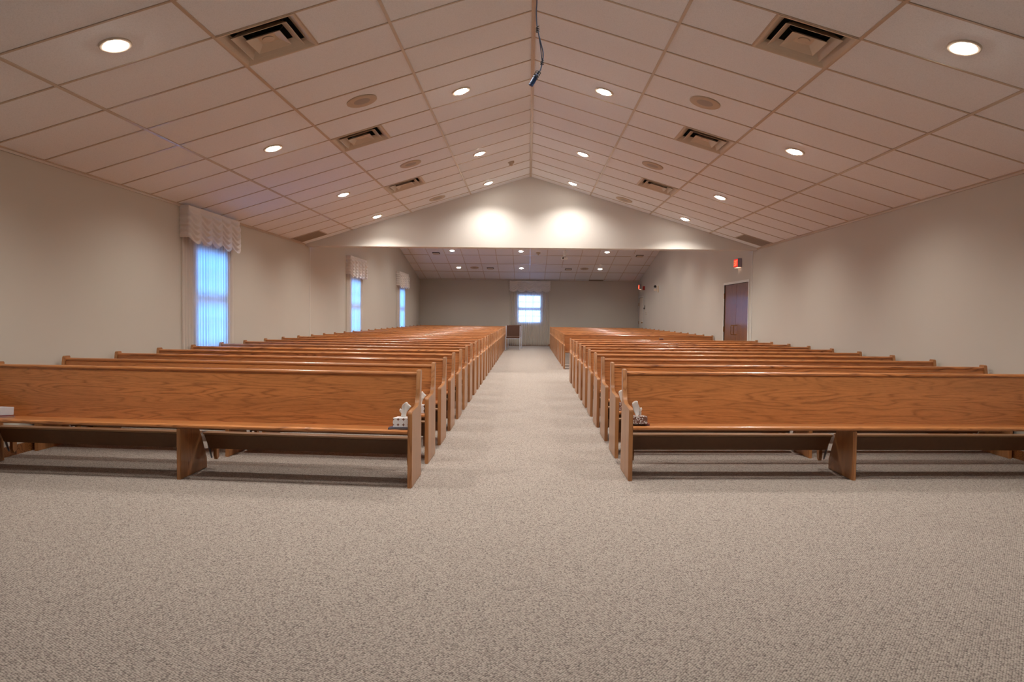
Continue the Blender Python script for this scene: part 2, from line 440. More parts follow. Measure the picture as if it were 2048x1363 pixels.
def valance(f, w, zt, zb, n, label, group, seed):
    rg = random.Random(seed)
    jit = [rg.uniform(-0.01, 0.01) for _ in range(n+2)]
    root = None
    D = 0.115
    def surf(i, j):
        # along: return, face, return
        L = D + w + D; q = i*L
        if q < D: base = (0.0, q); fu = 0.0
        elif q > D + w: base = (w, L - q); fu = 1.0
        else: base = (q - D, D); fu = (q - D)/w
        t = (fu*n) % 1.0 if 0 < fu < 1 else 0.0
        cell = min(int(fu*n), n-1)
        sw = 4*t*(1-t)
        hem = (zt - zb)*0.86 + sw*0.075 + jit[cell+1]
        zz = hem*j
        sag = 0.10*sw*min(1.0, j*2.2)
        fold = math.sin(2*PI*((zz - sag)/0.072) + cell*1.3)
        puff = 0.042*(sw**0.5)*min(1, j*4) + 0.019*fold*min(1, j*5)*(0.30+0.70*sw)
        if 0 < fu < 1: u, d = base[0], base[1] + puff
        else:
            u, d = base[0] + (-1 if fu == 0 else 1)*0.008*fold*min(1, j*4), base[1]
        tail = 0.020*sw*max(0, j-0.9)*10
        return f(u, d - tail*0.6, zt - zz)
    o = MB().grid(n*20+12, 44, surf).build('swag_valance', SWAG, smooth='all')
    prop(o, label, 'valance', group)
    h = MB().box(0.0, w, D-0.012, D+0.004, zt-0.035, zt-0.005, f=f).build('heading', SWAG, o)
    return o

WHICH = ['the first window on the long wall, nearest the front pew', 'the long wall\'s middle window past the header', 'the last long-wall window before the back corner']
for i, c in enumerate((9.78, 18.10, 24.77)):
    w = (1.56, 1.70, 1.78)[i]
    curtain(lambda u, d, z, c=c, w=w: (-W+d, c-w/2+u, z), w, 0.02, 2.56, 0.027, 0.012, 19, 'pale sheer pleated curtain over ' + WHICH[i], 'sheer window curtains', i)
    valance(lambda u, d, z, c=c, w=w: (-W+d, c-w/2+u, z), w+0.04, (2.603, 2.66, 2.68)[i], 2.13, 5, 'ruched white swag valance above ' + WHICH[i], 'swag valances', 10+i)
curtain(lambda u, d, z: (-0.76+u, YB-d, z), 1.60, 0.02, 2.62, 0.045, 0.026, 20, 'full-length sheer curtain over the window at the end of the aisle', 'sheer window curtains', 5)
valance(lambda u, d, z: (-0.785+u, YB-d, z), 1.665, 2.655, 2.19, 5, 'ruched swag valance above the window at the end of the aisle', 'swag valances', 15)

# ------------------------------------------------------------------ doors
fR = lambda y, d, z: (W+d, y, z)      # d outwards
def door(name, y0, y1, zt, leaves, mat, frame_mat, handles):
    m = MB(); F = 0.05
    m.box(y0-F, y0, -0.012, 0.12, 0, zt+F, f=fR).box(y1, y1+F, -0.012, 0.12, 0, zt+F, f=fR).box(y0, y1, -0.012, 0.12, zt, zt+F, f=fR)
    d = struct(m.build(name, frame_mat))
    n = leaves; wl = (y1-y0)/n
    for i in range(n):
        a, b = y0 + wl*i + 0.003, y0 + wl*(i+1) - 0.003
        lf = MB().box(a, b, 0.012, 0.055, 0.006, zt-0.004, f=fR, bev=0.003).build('door_leaf', mat, d)
        if handles == 'pull':
            yc = b - 0.10 if i == 0 else a + 0.10
            z0, z1 = 0.885, 1.085
            pts = [(0.012, z0)] + [(-0.045+0.02*math.cos(t), z0+0.02+0.02*math.sin(t)) for t in [(-0.5-0.125*k)*PI for k in range(5)]]
            pts += [(-0.045+0.02*math.cos(t), z1-0.02+0.02*math.sin(t)) for t in [(1-0.125*k)*PI for k in range(5)]] + [(0.012, z1)]
            MB().tube([fR(yc, p, q) for p, q in pts], 0.009, 10).build('pull_handle', BRASS, lf, smooth=True)
            hinge_y = a if i == 0 else b
        else:
            yk = a + 0.07; hinge_y = b
            kb = MB().lathe([(0.030, 0.012), (0.030, 0.002), (0.012, -0.004), (0.012, -0.030), (0.026, -0.040), (0.030, -0.055), (0.022, -0.070), (0.002, -0.074)], 18, True, True, f=lambda x, y, z: fR(yk+x, z, 1.015+y))
            kb.build('knob', BRASS, lf, smooth=True)
        for z in ((0.93, 1.68) if handles == 'pull' else (0.95, 1.68)):
            MB().tube([fR(hinge_y, -0.006, z), fR(hinge_y, -0.006, z+0.12)], 0.011, 10).build('hinge', BRASS, d)
    return d
door('door_1', D1[0], D1[1], D1[2], 2, DOORWOOD, FRAMEP, 'pull')
door('door_2', D2[0], D2[1], D2[2], 1, DOORP, FRAMEP, 'knob')

# ------------------------------------------------------------------ pews
ENDP = [(0, 0), (0, 0.53), (0.004, 0.545), (0.012, 0.553), (0.024, 0.556), (0.255, 0.558), (0.290, 0.562), (0.318, 0.572), (0.340, 0.590), (0.354, 0.612), (0.362, 0.640),
        (0.392, 0.812), (0.398, 0.821), (0.406, 0.824), (0.462, 0.824), (0.470, 0.820), (0.472, 0.811), (0.446, 0.640), (0.440, 0.560), (0.452, 0.0)]
def make_pew(sx, L, k, label, group, name='church_pew', kneelers=True):
    root = empty(name, (0, 0, 0), label, 'pew', group)
    f = lambda u, v, z: (sx*u, v + k*u, z)
    T = 0.032
    def bevel_sides(m, off=0.004):
        es = [e for e in m.bm.edges if len(e.link_faces) == 2 and any(len(q.verts) > 4 for q in e.link_faces)]
        bmesh.ops.bevel(m.bm, geom=es, offset=off, segments=2, affect='EDGES')
    for u0 in (0, L-T):
        g = lambda u: (lambda v, z: (sx*u, v + k*u0, z))     # end panels stand square to the aisle
        m = MB().prism(ENDP, g(u0), g(u0+T)); bevel_sides(m)
        m.build('end_panel', OAKZ, root, smooth=True)
    # seat board with a rounded nose, tilted down to the back
    nose = [(0.372, 0.388), (0.372, 0.358), (0.05, 0.386), (0.012, 0.388), (-0.004, 0.392), (-0.012, 0.402), (-0.010, 0.412), (0.002, 0.419), (0.016, 0.420)]
    MB().prism(nose, lambda v, z: f(T, v, z), lambda v, z: f(L-T, v, z)).build('seat', OAKX, root, smooth=True)
    # backrest panel and the rail that caps it
    bk = [(0.345, 0.372), (0.403, 0.786), (0.425, 0.786), (0.367, 0.372)]
    MB().prism(bk, lambda v, z: f(T, v, z), lambda v, z: f(L-T, v, z)).build('backrest', OAKX, root)
    cap = [(0.396, 0.782), (0.394, 0.792), (0.398, 0.801), (0.407, 0.806), (0.425, 0.806), (0.434, 0.801), (0.437, 0.792), (0.435, 0.782)]
    MB().prism(cap, lambda v, z: f(T, v, z), lambda v, z: f(L-T, v, z)).build('top_rail', OAKX, root, smooth=True)
    # middle leg
    um = 1.755
    leg = [(0.015, 0), (0.015, 0.384), (0.30, 0.362), (0.34, 0.30), (0.452, 0.085), (0.455, 0)]
    m = MB().prism(leg, lambda v, z: (sx*um, v + k*um, z), lambda v, z: (sx*(um+T), v + k*um, z)); bevel_sides(m)
    m.build('middle_leg', OAKZ, root, smooth=True)
    # folded-up kneelers, one each side of the middle leg
    for u0, u1 in ((T+0.006, um-0.010), (um+T+0.010, L-T-0.006)) if kneelers else ():
        m = MB()
        a = [f(u, v, z) for u, v, z in ((u0, .372, .283), (u1, .372, .283), (u1, .445, .283), (u0, .445, .283), (u0+.035, .390, .165), (u1-.035, .390, .165), (u1-.035, .445, .165), (u0+.035, .445, .165))]
        v = m.verts(a)
        for q in ((0,3,2,1),(4,5,6,7),(0,1,5,4),(1,2,6,5),(2,3,7,6),(3,0,4,7)): m.bm.faces.new([v[i] for i in q])
        bmesh.ops.bevel(m.bm, geom=m.bm.edges[:], offset=0.006, segments=2, affect='EDGES')
        kn = m.build('kneeler', KNEEL, root, smooth=True)
        MB().box(u0-0.002, u1+0.002, 0.364, 0.452, 0.281, 0.296, f=f, bev=0.003).build('kneeler_board', KRIM, kn)
        for ue, du in ((u0+0.012, 1), (u1-0.012, -1)):
            MB().tube([f(ue, .430, .215), f(ue+du*.004, .436, .170), f(ue+du*.012, .466, .075)], [0.011, 0.010, 0.006], 8).build('bracket', STEEL, kn, smooth=True)
            MB().prism([(.446, .22), (.446, .10), (.462, .065), (.492, .08), (.500, .22)], lambda v, z: f(ue+du*0.035, v, z), lambda v, z: f(ue+du*0.062, v, z)).build('kneeler_foot', OAKZ, kn)
    return root

ORD = ['first', 'second', 'third', 'fourth', 'fifth', 'sixth', 'seventh', 'eighth', 'ninth', 'tenth', 'eleventh', 'twelfth', 'thirteenth', 'fourteenth', 'fifteenth',
       'sixteenth', 'seventeenth', 'eighteenth', 'nineteenth', 'twentieth', 'twenty-first', 'twenty-second', 'twenty-third', 'twenty-fourth', 'twenty-fifth', 'twenty-sixth', 'twenty-seventh', 'twenty-eighth']
PL0, PLP = 5.075, 0.855
PR0, PRP = 5.415, 0.866
PB0, PBP = 16.76, 0.875
def pew_row(proto, n, pos, lab):
    for i in range(n):
        r = proto if i == 0 else copy_tree(proto)
        r.location = pos(i); r['label'] = lab(i)
pw = make_pew(-1, 3.555, 0.08, '', 'window-side pews')
pew_row(pw, 28, lambda i: (-0.842, PL0 + PLP*i, 0), lambda i: 'front oak pew on the window side, white starred tissue box on its seat' if i == 0 else
        'oak pew, %s row from the front on the curtained window side' % ORD[i])
pw = make_pew(1, 3.64, 0.075, '', 'door-side front pews')
pew_row(pw, 10, lambda i: (0.757 + 0.003*i, PR0 + PRP*i, 0), lambda i: 'front oak pew on the door side, brown pebbled tissue box on its seat' if i == 0 else
        'oak pew, %s row from the front on the door side, before the gap' % ORD[i])
pw = make_pew(1, 3.585, 0.0, '', 'door-side rear pews', kneelers=False)
pew_row(pw, 13, lambda i: (0.832, PB0 + PBP*i, 0), lambda i: 'oak pew, %s row behind the gap beside the wooden double door' % ORD[i])

# ------------------------------------------------------------------ tissue boxes and books on the pews
def tissue_box(loc, rz, mat, label, w=0.115, l=0.23, h=0.068, tissue=True, sgn=1):
    r = empty('tissue_box', loc, label, 'tissue box', 'tissue boxes on the pews', (math.radians(-5.1), 0, rz))
    MB().box(-w/2, w/2, -l/2, l/2, 0, h, bev=0.002).build('carton', mat, r)
    if tissue:
        rg = random.Random(int(loc[1]*100))
        m = MB()
        def s1(i, j):
            a = (i-0.5)*2
            return (sgn*(0.024*a*(0.8+0.2*j) + 0.026*j*j) + 0.005*math.sin(9*i+5*j), 0.014*math.sin(6*i+3*j) + 0.03*a*j, h-0.004 + (0.100 + 0.018*math.cos(2.2*a+0.4))*j)
        def s2(i, j):
            a = (i-0.5)*2
            return (sgn*(0.015*a + 0.010*math.sin(5*j) - 0.008*j), 0.010 + 0.016*math.sin(4*i+2)*j, h-0.004 + (0.055 + 0.012*math.sin(5*i))*j)
        m.grid(14, 10, s1).grid(10, 8, s2)
        o = m.build('tissue', PAPER, r, smooth='all')
        sd = o.modifiers.new('thick', 'SOLIDIFY'); sd.thickness = 0.003
    return r

def book(loc, rz, mat, label, w=0.14, l=0.21, h=0.020):
    r = empty('hymn_book', loc, label, 'book', None, (math.radians(-5.1), 0, rz))
    MB().box(-w/2, w/2, -l/2, l/2, 0, 0.003).box(-w/2, w/2, -l/2, l/2, h-0.003, h).box(-w/2, -w/2+0.003, -l/2, l/2, 0.003, h-0.003).build('cover', mat, r)
    MB().box(-w/2+0.003, w/2-0.004, -l/2+0.004, l/2-0.004, 0.003, h-0.003).build('page_block', PAGES, r)
    return r

def seatz(v): return 0.4205 - 0.0885*v + 0.0012   # top of the tilted seat at depth v
book((-0.955, 5.075+0.008+0.128, seatz(0.12)), 0.10, BOOKB, 'dark blue hymn book under the starred tissue box on the front window-side pew', 0.15, 0.21, 0.012)
tissue_box((-0.935, 5.075+0.008+0.150, seatz(0.142)+0.0140), 0.03, BOXA, 'white tissue box with brown stars at the aisle end of the front window-side pew')
tissue_box((-0.945, 5.93+0.008+0.150, seatz(0.15)+0.001), 0.02, BOXA, 'starred white tissue box on the second window-side pew')
book((0.865, 5.415+0.006+0.17, seatz(0.17)), -0.12, BOOKR, 'maroon hymn book under the brown pebbled tissue box on the front door-side pew', 0.15, 0.21, 0.012)
tissue_box((0.850, 5.415+0.006+0.135, seatz(0.13)+0.0140), -0.02, BOXB, 'brown and white pebbled tissue box at the aisle end of the front door-side pew', 0.108, 0.23, 0.060, sgn=-1)
tissue_box((0.856, 6.281+0.006+0.145, seatz(0.14)+0.001), 0.0, BOXB, 'pebbled brown tissue box on the second door-side pew, behind the front one', sgn=-1)
YW = PL0 + 0.08*3.33
book((-4.165, YW+0.12, seatz(0.12)), -0.25, BOOKR, 'maroon hymn book at the wall end of the front window-side pew', 0.14, 0.20, 0.014)
tissue_box((-4.190, YW+0.16, seatz(0.15)+0.0145), -0.10, BOXC, 'plain grey tissue box by the wall end of the front window-side pew', 0.11, 0.20, 0.062, tissue=False)
# small carton on the top rail of a far door-side pew
ic = 9
b = empty('small_carton', (2.545, PR0 + PRP*ic + 0.416 + 0.075*(2.545-0.757-0.003*ic), 0.8065), 'small brown carton with pale lid standing on a far door-side pew back', 'carton')
MB().box(-0.036, 0.036, -0.014, 0.014, 0, 0.034).build('body', plain('carton_brown', (0.16, 0.055, 0.03), 0.6), b)
MB().box(-0.038, 0.038, -0.016, 0.016, 0.034, 0.044).build('lid', plain('carton_lid', (0.62, 0.42, 0.32), 0.6), b)

# ------------------------------------------------------------------ ceiling fittings
def on_slope(side, s, y): return Vector(cp(side, s, y)), (0, side*A, 0)
def on_rear(front, x, y):
    t = abs(y - YR)/CB
    return Vector(rp(front, x, t)), ((BR if front else -BR), 0, 0)

def downlight_proto():
    r = empty('recessed_downlight', (0, 0, 0), 'x', 'ceiling light', 'recessed downlights')
    MB().lathe([(0.072, 0.004), (0.074, -0.003), (0.086, -0.009), (0.101, -0.008), (0.106, -0.003), (0.106, 0.004)], 36).build('trim_ring', RING, r, smooth=True)
    MB().lathe([(0.072, 0.002), (0.066, -0.010), (0.048, -0.018), (0.024, -0.021), (0.002, -0.022)], 32, False, True).build('lens', LENS, r, smooth='all')
    return r
_proto = downlight_proto(); _used = [False]
def spot(loc, power, size=138, blend=0.8, col=(1.0, 0.945, 0.87)):
    d = bpy.data.lights.new('downlight_beam', 'SPOT'); d.energy = power; d.spot_size = math.radians(size); d.spot_blend = blend
    d.shadow_soft_size = 0.05; d.color = col
    o = bpy.data.objects.new('downlight_beam', d); COL.objects.link(o); o.location = loc
    return o
def downlight(pos, rot, label, power, size=138):
    r = _proto if not _used[0] else copy_tree(_proto); _used[0] = True
    r.location = pos; r.rotation_euler = rot; r['label'] = label
    spot(pos + Vector((0, 0, -0.042)), power, size)
XO, XI = 2.888, 0.79
PMAIN = 142
for j, y in enumerate((1.88, 4.93, 7.975, 11.02, 13.46)):  # foremost dimmed ridge pair is unseen, added to brighten the near carpet
    nm = ['zeroth', 'first', 'second', 'third', 'fourth'][j]
    for side, sd in ((-1, 'window'), (1, 'door')):
        p, ro = on_slope(side, XO/CA, y)
        if j: downlight(p, ro, 'round recessed downlight in the row nearer the %s-side wall, %s from the front' % (sd, nm), PMAIN)
        p, ro = on_slope(side, XI/CA, y)
        downlight(p, ro, 'round recessed downlight beside the ridge on the %s-side slope, %s from the front' % (sd, nm) if j else
                  'added out-of-view downlight by the ridge, %s-side slope, over the open carpet ahead of the pews' % sd, PMAIN if j else PMAIN*0.45)
for y, nm, fr, pw_ in ((24.75, 'nearer', False, 112), (27.1, 'farther', False, 74), (22.4, 'third', False, 140), (20.05, 'fourth', True, 178), (17.7, 'fifth', True, 178), (15.35, 'sixth', True, 125)):
    for x, xn in ((-2.67, 'window-side'), (-0.288, 'middle'), (2.68, 'door-side')):
        p, ro = on_rear(fr, x, y)
        downlight(p, ro, 'round recessed downlight on the rear bay ceiling, %s row, %s one' % (nm, xn), pw_, 142)

def diffuser_proto():
    r = empty('air_diffuser', (0, 0, 0), 'x', 'air vent', 'square ceiling air vents')
    def sq(h, z): return [(-h, -h, z), (h, -h, z), (h, h, z), (-h, h, z)]
    def frustum(m, prof):
        rings = [m.verts(sq(h, z)) for h, z in prof]
        for a, b in zip(rings, rings[1:]):
            for i in range(4): m.bm.faces.new((a[i], a[(i+1) % 4], b[(i+1) % 4], b[i]))
        return rings
    m = MB(); frustum(m, [(0.3035, 0.004), (0.3035, -0.006), (0.288, -0.006), (0.281, -0.002), (0.262, 0.012), (0.240, 0.034), (0.229, 0.052), (0.233, 0.054), (0.294, 0.012)]); m.build('frame', VENTM, r)
    m = MB(); frustum(m, [(0.160, 0.050), (0.185, 0.026), (0.215, -0.001), (0.218, -0.005), (0.214, -0.006), (0.182, 0.022), (0.156, 0.047), (0.160, 0.050)]); m.build('louver', VENTM, r)
    m = MB(); rr = frustum(m, [(0.070, 0.030), (0.100, 0.014), (0.132, -0.006), (0.135, -0.011), (0.131, -0.011), (0.098, 0.006), (0.068, 0.020), (0.064, 0.021)])
    m.bm.faces.new(rr[-1])
    m.build('center_plate', VENTM, r)
    MB().lathe([(0.045, 0.026), (0.045, 0.014), (0.040, 0.012), (0.002, 0.012)], 24, False, True).build('damper_cap', VENTM, r, smooth=True)
    m = MB(); m.box(-0.295, 0.295, -0.295, 0.295, 0.012, 0.26)
    m.bm.faces.ensure_lookup_table()
    low = min(m.bm.faces, key=lambda q: q.calc_center_median().z); m.bm.faces.remove(low)
    m.build('plenum', DUCT, r)
    MB().lathe([(0.15, 0.255), (0.15, 0.12), (0.144, 0.12), (0.144, 0.25), (0.002, 0.25)], 28, False, True).build('duct_neck', BLACK, r)
    return r
dp = diffuser_proto(); first = True
SV = TS*1.75
for k, nm in ((0, 'front'), (5, 'middle'), (10, 'far')):
    for side, sd in ((-1, 'window'), (1, 'door')):
        r = dp if first else copy_tree(dp); first = False
        p, ro = on_slope(side, SV, GY0 + TY*(k+0.5))
        r.location = p; r.rotation_euler = ro
        r['label'] = 'square stepped air vent in the %s-side ceiling slope, %s one of three' % (sd, nm)

def small_vent(pos, rot, label):
    r = empty('ceiling_register', pos, label, 'air vent', 'rear bay ceiling registers', rot)
    def sq(h, z): return [(-h, -h, z), (h, -h, z), (h, h, z), (-h, h, z)]
    m = MB(); prof = [(0.29, 0.0), (0.29, -0.004), (0.16, -0.004), (0.13, -0.002)]
    rings = [m.verts(sq(h, z)) for h, z in prof]
    for a, b in zip(rings, rings[1:]):
        for i in range(4): m.bm.faces.new((a[i], a[(i+1) % 4], b[(i+1) % 4], b[i]))
    m.build('frame', TILE, r)
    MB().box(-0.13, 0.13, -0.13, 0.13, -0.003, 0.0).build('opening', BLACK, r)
    m = MB(); rings = [m.verts(sq(h, z)) for h, z in ((0.05, -0.006), (0.105, -0.020), (0.11, -0.024), (0.05, -0.018))]
    for a, b in zip(rings, rings[1:]):
        for i in range(4): m.bm.faces.new((a[i], a[(i+1) % 4], b[(i+1) % 4], b[i]))
    m.bm.faces.new(rings[-1]); m.bm.faces.new(rings[0][::-1])
    m.build('louver', VENTM, r)
for x, y, lb in ((-3.27, 25.08, 'square register near the window-side edge of the rear bay ceiling'), (-1.47, 27.15, 'square register on the rear ceiling, window side of the middle light'),
                 (1.49, 27.2, 'square register on the rear ceiling, door side of the middle light'), (3.87, 25.2, 'square register near the door-side edge of the rear bay ceiling')):
    p, ro = on_rear(False, x, y); small_vent(p, ro, lb)

def speaker_proto():
    r = empty('ceiling_speaker', (0, 0, 0), 'x', 'speaker', 'round ceiling speakers')
    MB().lathe([(0.085, -0.006), (0.150, -0.010), (0.157, -0.006), (0.157, 0.004)], 40).build('rim_plate', SPK, r, smooth=True)
    MB().lathe([(0.0855, -0.0055), (0.05, -0.009), (0.002, -0.010)], 32, False, True).build('mesh_cover', SPKG, r, smooth=True)
    return r
sp = speaker_proto(); first = True
for j, y in enumerate((7.365, 10.41, 13.46)):
    for side, sd in ((-1, 'window'), (1, 'door')):
        r = sp if first else copy_tree(sp); first = False
        p, ro = on_slope(side, TS*1.5, y); r.location = p; r.rotation_euler = ro
        r['label'] = 'round beige speaker flush in the %s-side ceiling slope, %s from the front' % (sd, ORD[j])
for x, sd in ((-2.07, 'window'), (2.09, 'door')):
    r = copy_tree(sp); p, ro = on_rear(False, x, 27.1); r.location = p; r.rotation_euler = ro
    r['label'] = 'round speaker on the rear bay ceiling, %s side of the aisle window' % sd

# return-air grilles beside the header
def ret_grille(pos, rot, w, l, label):
    r = empty('return_grille', pos, label, 'air grille', 'return air grilles', rot)
    m = MB()
    F = 0.014
    for a, b, c, d in ((-w, -w+F, -l, l), (w-F, w, -l, l), (-w+F, w-F, -l, -l+F), (-w+F, w-F, l-F, l)): m.box(a, b, c, d, -0.005, 0.003)
    m.build('frame', GRID, r)
    m = MB(); n = 26
    for i in range(n):
        x = -w+F + (2*w-2*F)*(i+0.5)/n
        m.box(x-0.006, x+0.006, -l+F, l-F, -0.003, 0.002)
    m.build('slats', GRILLE, r)
    MB().box(-w+F, w-F, -l+F, l-F, 0.0005, 0.003).build('backing', plain('grille_void', (0.16, 0.125, 0.10), 0.9), r)
for side, sd in ((-1, 'window'), (1, 'door')):
    s0, s1 = 4.075, 4.615
    p, ro = on_slope(side, (s0+s1)/2, GY0 + TY*13.5)
    ret_grille(p, ro, (s1-s0)/2, TY/2, 'dark slatted return grille in the ceiling corner by the header, %s side' % sd)
p, ro = on_rear(False, 2.71, 28.96)
ret_grille(p + Vector((0, 0, -0.002)), ro, 0.30, 0.11, 'narrow dark return grille where the rear ceiling meets the back wall')

# smoke detectors, projector
p, ro = on_slope(-1, 0.341/CA, 12.27)
r = empty('smoke_detector', p, 'small cylindrical detector hanging by the ceiling ridge near the header', 'smoke detector', None, (0, 0, 0))
MB().lathe([(0.055, 0.02), (0.055, -0.012), (0.050, -0.018), (0.030, -0.020)], 24).build('base_plate', SPK, r, smooth=True)
MB().lathe([(0.030, -0.018), (0.030, -0.055), (0.024, -0.062), (0.002, -0.062)], 20, False, True).build('sensor_head', SPK, r, smooth=True)
p, ro = on_rear(False, 0.31, 24.93)
r = empty('heat_detector', p, 'tan cone-shaped detector on the rear bay ceiling between the middle light and the projector', 'detector', None, ro)
MB().lathe([(0.085, 0.004), (0.085, -0.01), (0.05, -0.03)], 24).build('base_plate', SPK, r, smooth=True)
MB().lathe([(0.045, -0.028), (0.022, -0.075), (0.002, -0.08)], 20, False, True).build('sensor_head', SPK, r, smooth=True)
p, ro = on_rear(False, 2.626, 26.5)
r = empty('occupancy_sensor', p, 'tiny white sensor beside the farther door-side light of the rear bay', 'sensor', None, ro)
MB().lathe([(0.05, 0.004), (0.05, -0.015), (0.035, -0.03), (0.002, -0.034)], 20, False, True).build('dome', WHITE, r, smooth=True)
p, ro = on_rear(False, 1.21, 24.7)
r = empty('ceiling_projector', p, 'small white projector on a short pole under the rear bay ceiling', 'projector')
MB().lathe([(0.075, 0.02), (0.07, -0.04), (0.045, -0.07), (0.040, -0.12), (0.052, -0.19)], 20, False, True).build('pole', WHITE, r, smooth=True)
MB().lathe([(0.055, -0.188), (0.055, -0.206), (0.002, -0.207)], 20, True, True).build('swivel_joint', BLACK, r, smooth=True)
MB().box(-0.115, 0.115, -0.10, 0.10, -0.290, -0.206, bev=0.022).build('case', WHITE, r, smooth=True)
MB().lathe([(0.028, -0.10), (0.026, -0.112), (0.002, -0.106)], 18, False, True, f=lambda x, y, z: (x-0.05, z, y-0.24)).build('projector_lens', BLACK, r, smooth=True)

# ------------------------------------------------------------------ hanging microphone
r = empty('hanging_microphone', (0, 4.8, 2.80), 'dark blue hanging choir microphone on a thin cord below the ridge', 'microphone')
Y = 0.0; Z = -2.80
def cv(pts): 
    # smooth the polyline a little
    out = []
    P = [Vector((x, 0, z+Z)) for x, z in pts]
    for i in range(len(P)-1):
        a, b, c, d = P[max(i-1, 0)], P[i], P[i+1], P[min(i+2, len(P)-1)]
        for q in range(5):
            t = q/5
            out.append(0.5*((2*b) + (c-a)*t + (2*a-5*b+4*c-d)*t*t + (3*b-a-3*c+d)*t**3))
    out.append(P[-1]); return out
main = [(0.004, RZ), (0.006, 3.75), (0.010, 3.55), (0.014, 3.338), (0.011, 3.266), (0.014, 3.194), (0.021, 3.146), (0.038, 3.079), (0.056, 3.012), (0.060, 2.974), (0.054, 2.928), (0.042, 2.88), (0.028, 2.863), (0.014, 2.837)]
MB().tube(cv(main), 0.0042, 8).build('cord', CORD, r, smooth=True)
MB().tube(cv([(0.021, 3.146), (0.034, 3.079), (0.044, 3.012), (0.051, 2.955), (0.054, 2.928)]), 0.0032, 8).build('cord_loop', CORD, r, smooth=True)
def knot(x, z, w, n):
    m = MB()
    pts = [Vector((x + w*math.cos(2*PI*t), w*math.sin(2*PI*t)*0.7, z + Z + 0.012*n*(t/n - 0.5) + 0.004*math.cos(2*PI*t))) for t in [q/12 for q in range(12*n+1)]]
    return m.tube(pts, 0.0028, 6)
knot(0.021, 3.146, 0.010, 3).build('cord_knot', BLACK, r, smooth=True)
knot(0.054, 2.928, 0.010, 2).build('cord_knot', BLACK, r, smooth=True)
a, bq = Vector((0.032, 0, 2.872+Z)), Vector((-0.021, 0, 2.779+Z))
ax = (bq - a).normalized(); u = ax.orthogonal().normalized(); w = ax.cross(u)
fm = lambda x, y, z: tuple(a + ax*z + u*x + w*y)
for zc in (0.008, 0.022, 0.037, 0.050):
    MB().tube([fm(0.017*math.cos(2*PI*q/20), 0.017*math.sin(2*PI*q/20), zc + 0.003*math.sin(2*PI*q/20)) for q in range(20)] + [fm(0.017, 0, zc)], 0.0028, 6).build('cord_coil', BLACK, r, smooth=True)
MB().lathe([(0.004, 0.0), (0.006, 0.02), (0.012, 0.035), (0.0165, 0.04), (0.0165, 0.092), (0.0150, 0.094), (0.0165, 0.097), (0.0165, 0.106), (0.012, 0.108), (0.002, 0.107)], 20, True, True, f=fm).build('capsule', MIC, r, smooth=True)

# ------------------------------------------------------------------ exit signs, alarm, emergency lamps, small wall fittings
def exit_sign(yc, zc, ly, lz, dp, label):
    r = empty('exit_sign', (W, yc, zc), label, 'exit sign', 'exit signs')
    MB().box(-dp, -0.001, -ly/2, ly/2, -lz/2, lz/2, bev=0.004).build('housing', HOUSING, r)
    MB().box(-dp-0.003, -dp+0.001, -ly/2+0.012, ly/2-0.012, -lz/2+0.012, lz/2-0.012).build('red_panel', EXITRED, r)
    # EXIT, read from inside the room (towards +x): its left is at larger y
    m = MB(); H = lz*0.62; cw = ly*0.17; gap = ly*0.055; st = ly*0.040
    tot = 4*cw + 3*gap - cw*0.6; u = -tot/2
    def stroke(u0, v0, u1, v1):
        d = Vector((u1-u0, v1-v0)); L = d.length; d /= L; n_ = Vector((-d.y, d.x))*st/2
        q = [Vector((u0, v0))+n_, Vector((u1, v1))+n_, Vector((u1, v1))-n_, Vector((u0, v0))-n_]
        m.prism([(p.x, p.y) for p in q], lambda a_, b_: (-dp-0.0055, -a_, b_), lambda a_, b_: (-dp-0.002, -a_, b_))
    h = H/2
    for ch in 'EXIT':
        c_ = cw if ch != 'I' else cw*0.4
        if ch == 'E':
            stroke(u, -h, u, h); stroke(u, h-st/2, u+c_, h-st/2); stroke(u, 0, u+c_*0.85, 0); stroke(u, -h+st/2, u+c_, -h+st/2)
        elif ch == 'X':
            stroke(u, -h, u+c_, h); stroke(u, h, u+c_, -h)
        elif ch == 'I':
            stroke(u+c_/2, -h, u+c_/2, h)
        else:
            stroke(u, h-st/2, u+c_, h-st/2); stroke(u+c_/2, -h, u+c_/2, h)
        u += c_ + gap
    m.build('lettering', EXITLET, r)
    MB().box(-dp+0.008, -0.008, -ly/2+0.03, ly/2-0.03, -lz/2-0.004, -lz/2+0.001).build('lower_lens', EXITDOWN, r)
exit_sign(15.26, 2.405, 0.30, 0.185, 0.085, 'lit red EXIT sign on the wall above the wooden double door')
exit_sign(28.48, 2.425, 0.30, 0.185, 0.085, 'lit red EXIT sign high on the wall above the pale corner door')
r = empty('fire_alarm', (W, 27.62, 2.345), 'red fire alarm box on the wall near the far EXIT sign', 'fire alarm')
MB().box(-0.06, 0.004, -0.07, 0.07, -0.075, 0.075, bev=0.006).build('box', REDBOX, r)
MB().lathe([(0.045, -0.058), (0.040, -0.068), (0.002, -0.070)], 18, False, True, f=lambda x, y, z: (z, x, y)).build('sounder', REDBOX, r, smooth=True)
r = empty('emergency_light', (W, 24.66, 2.22), 'twin-headed emergency lamp on the bracket on the door-side rear wall', 'emergency light')
MB().box(-0.04, 0.004, -0.05, 0.05, -0.13, 0.10, bev=0.006).build('bracket_plate', CREAM, r)
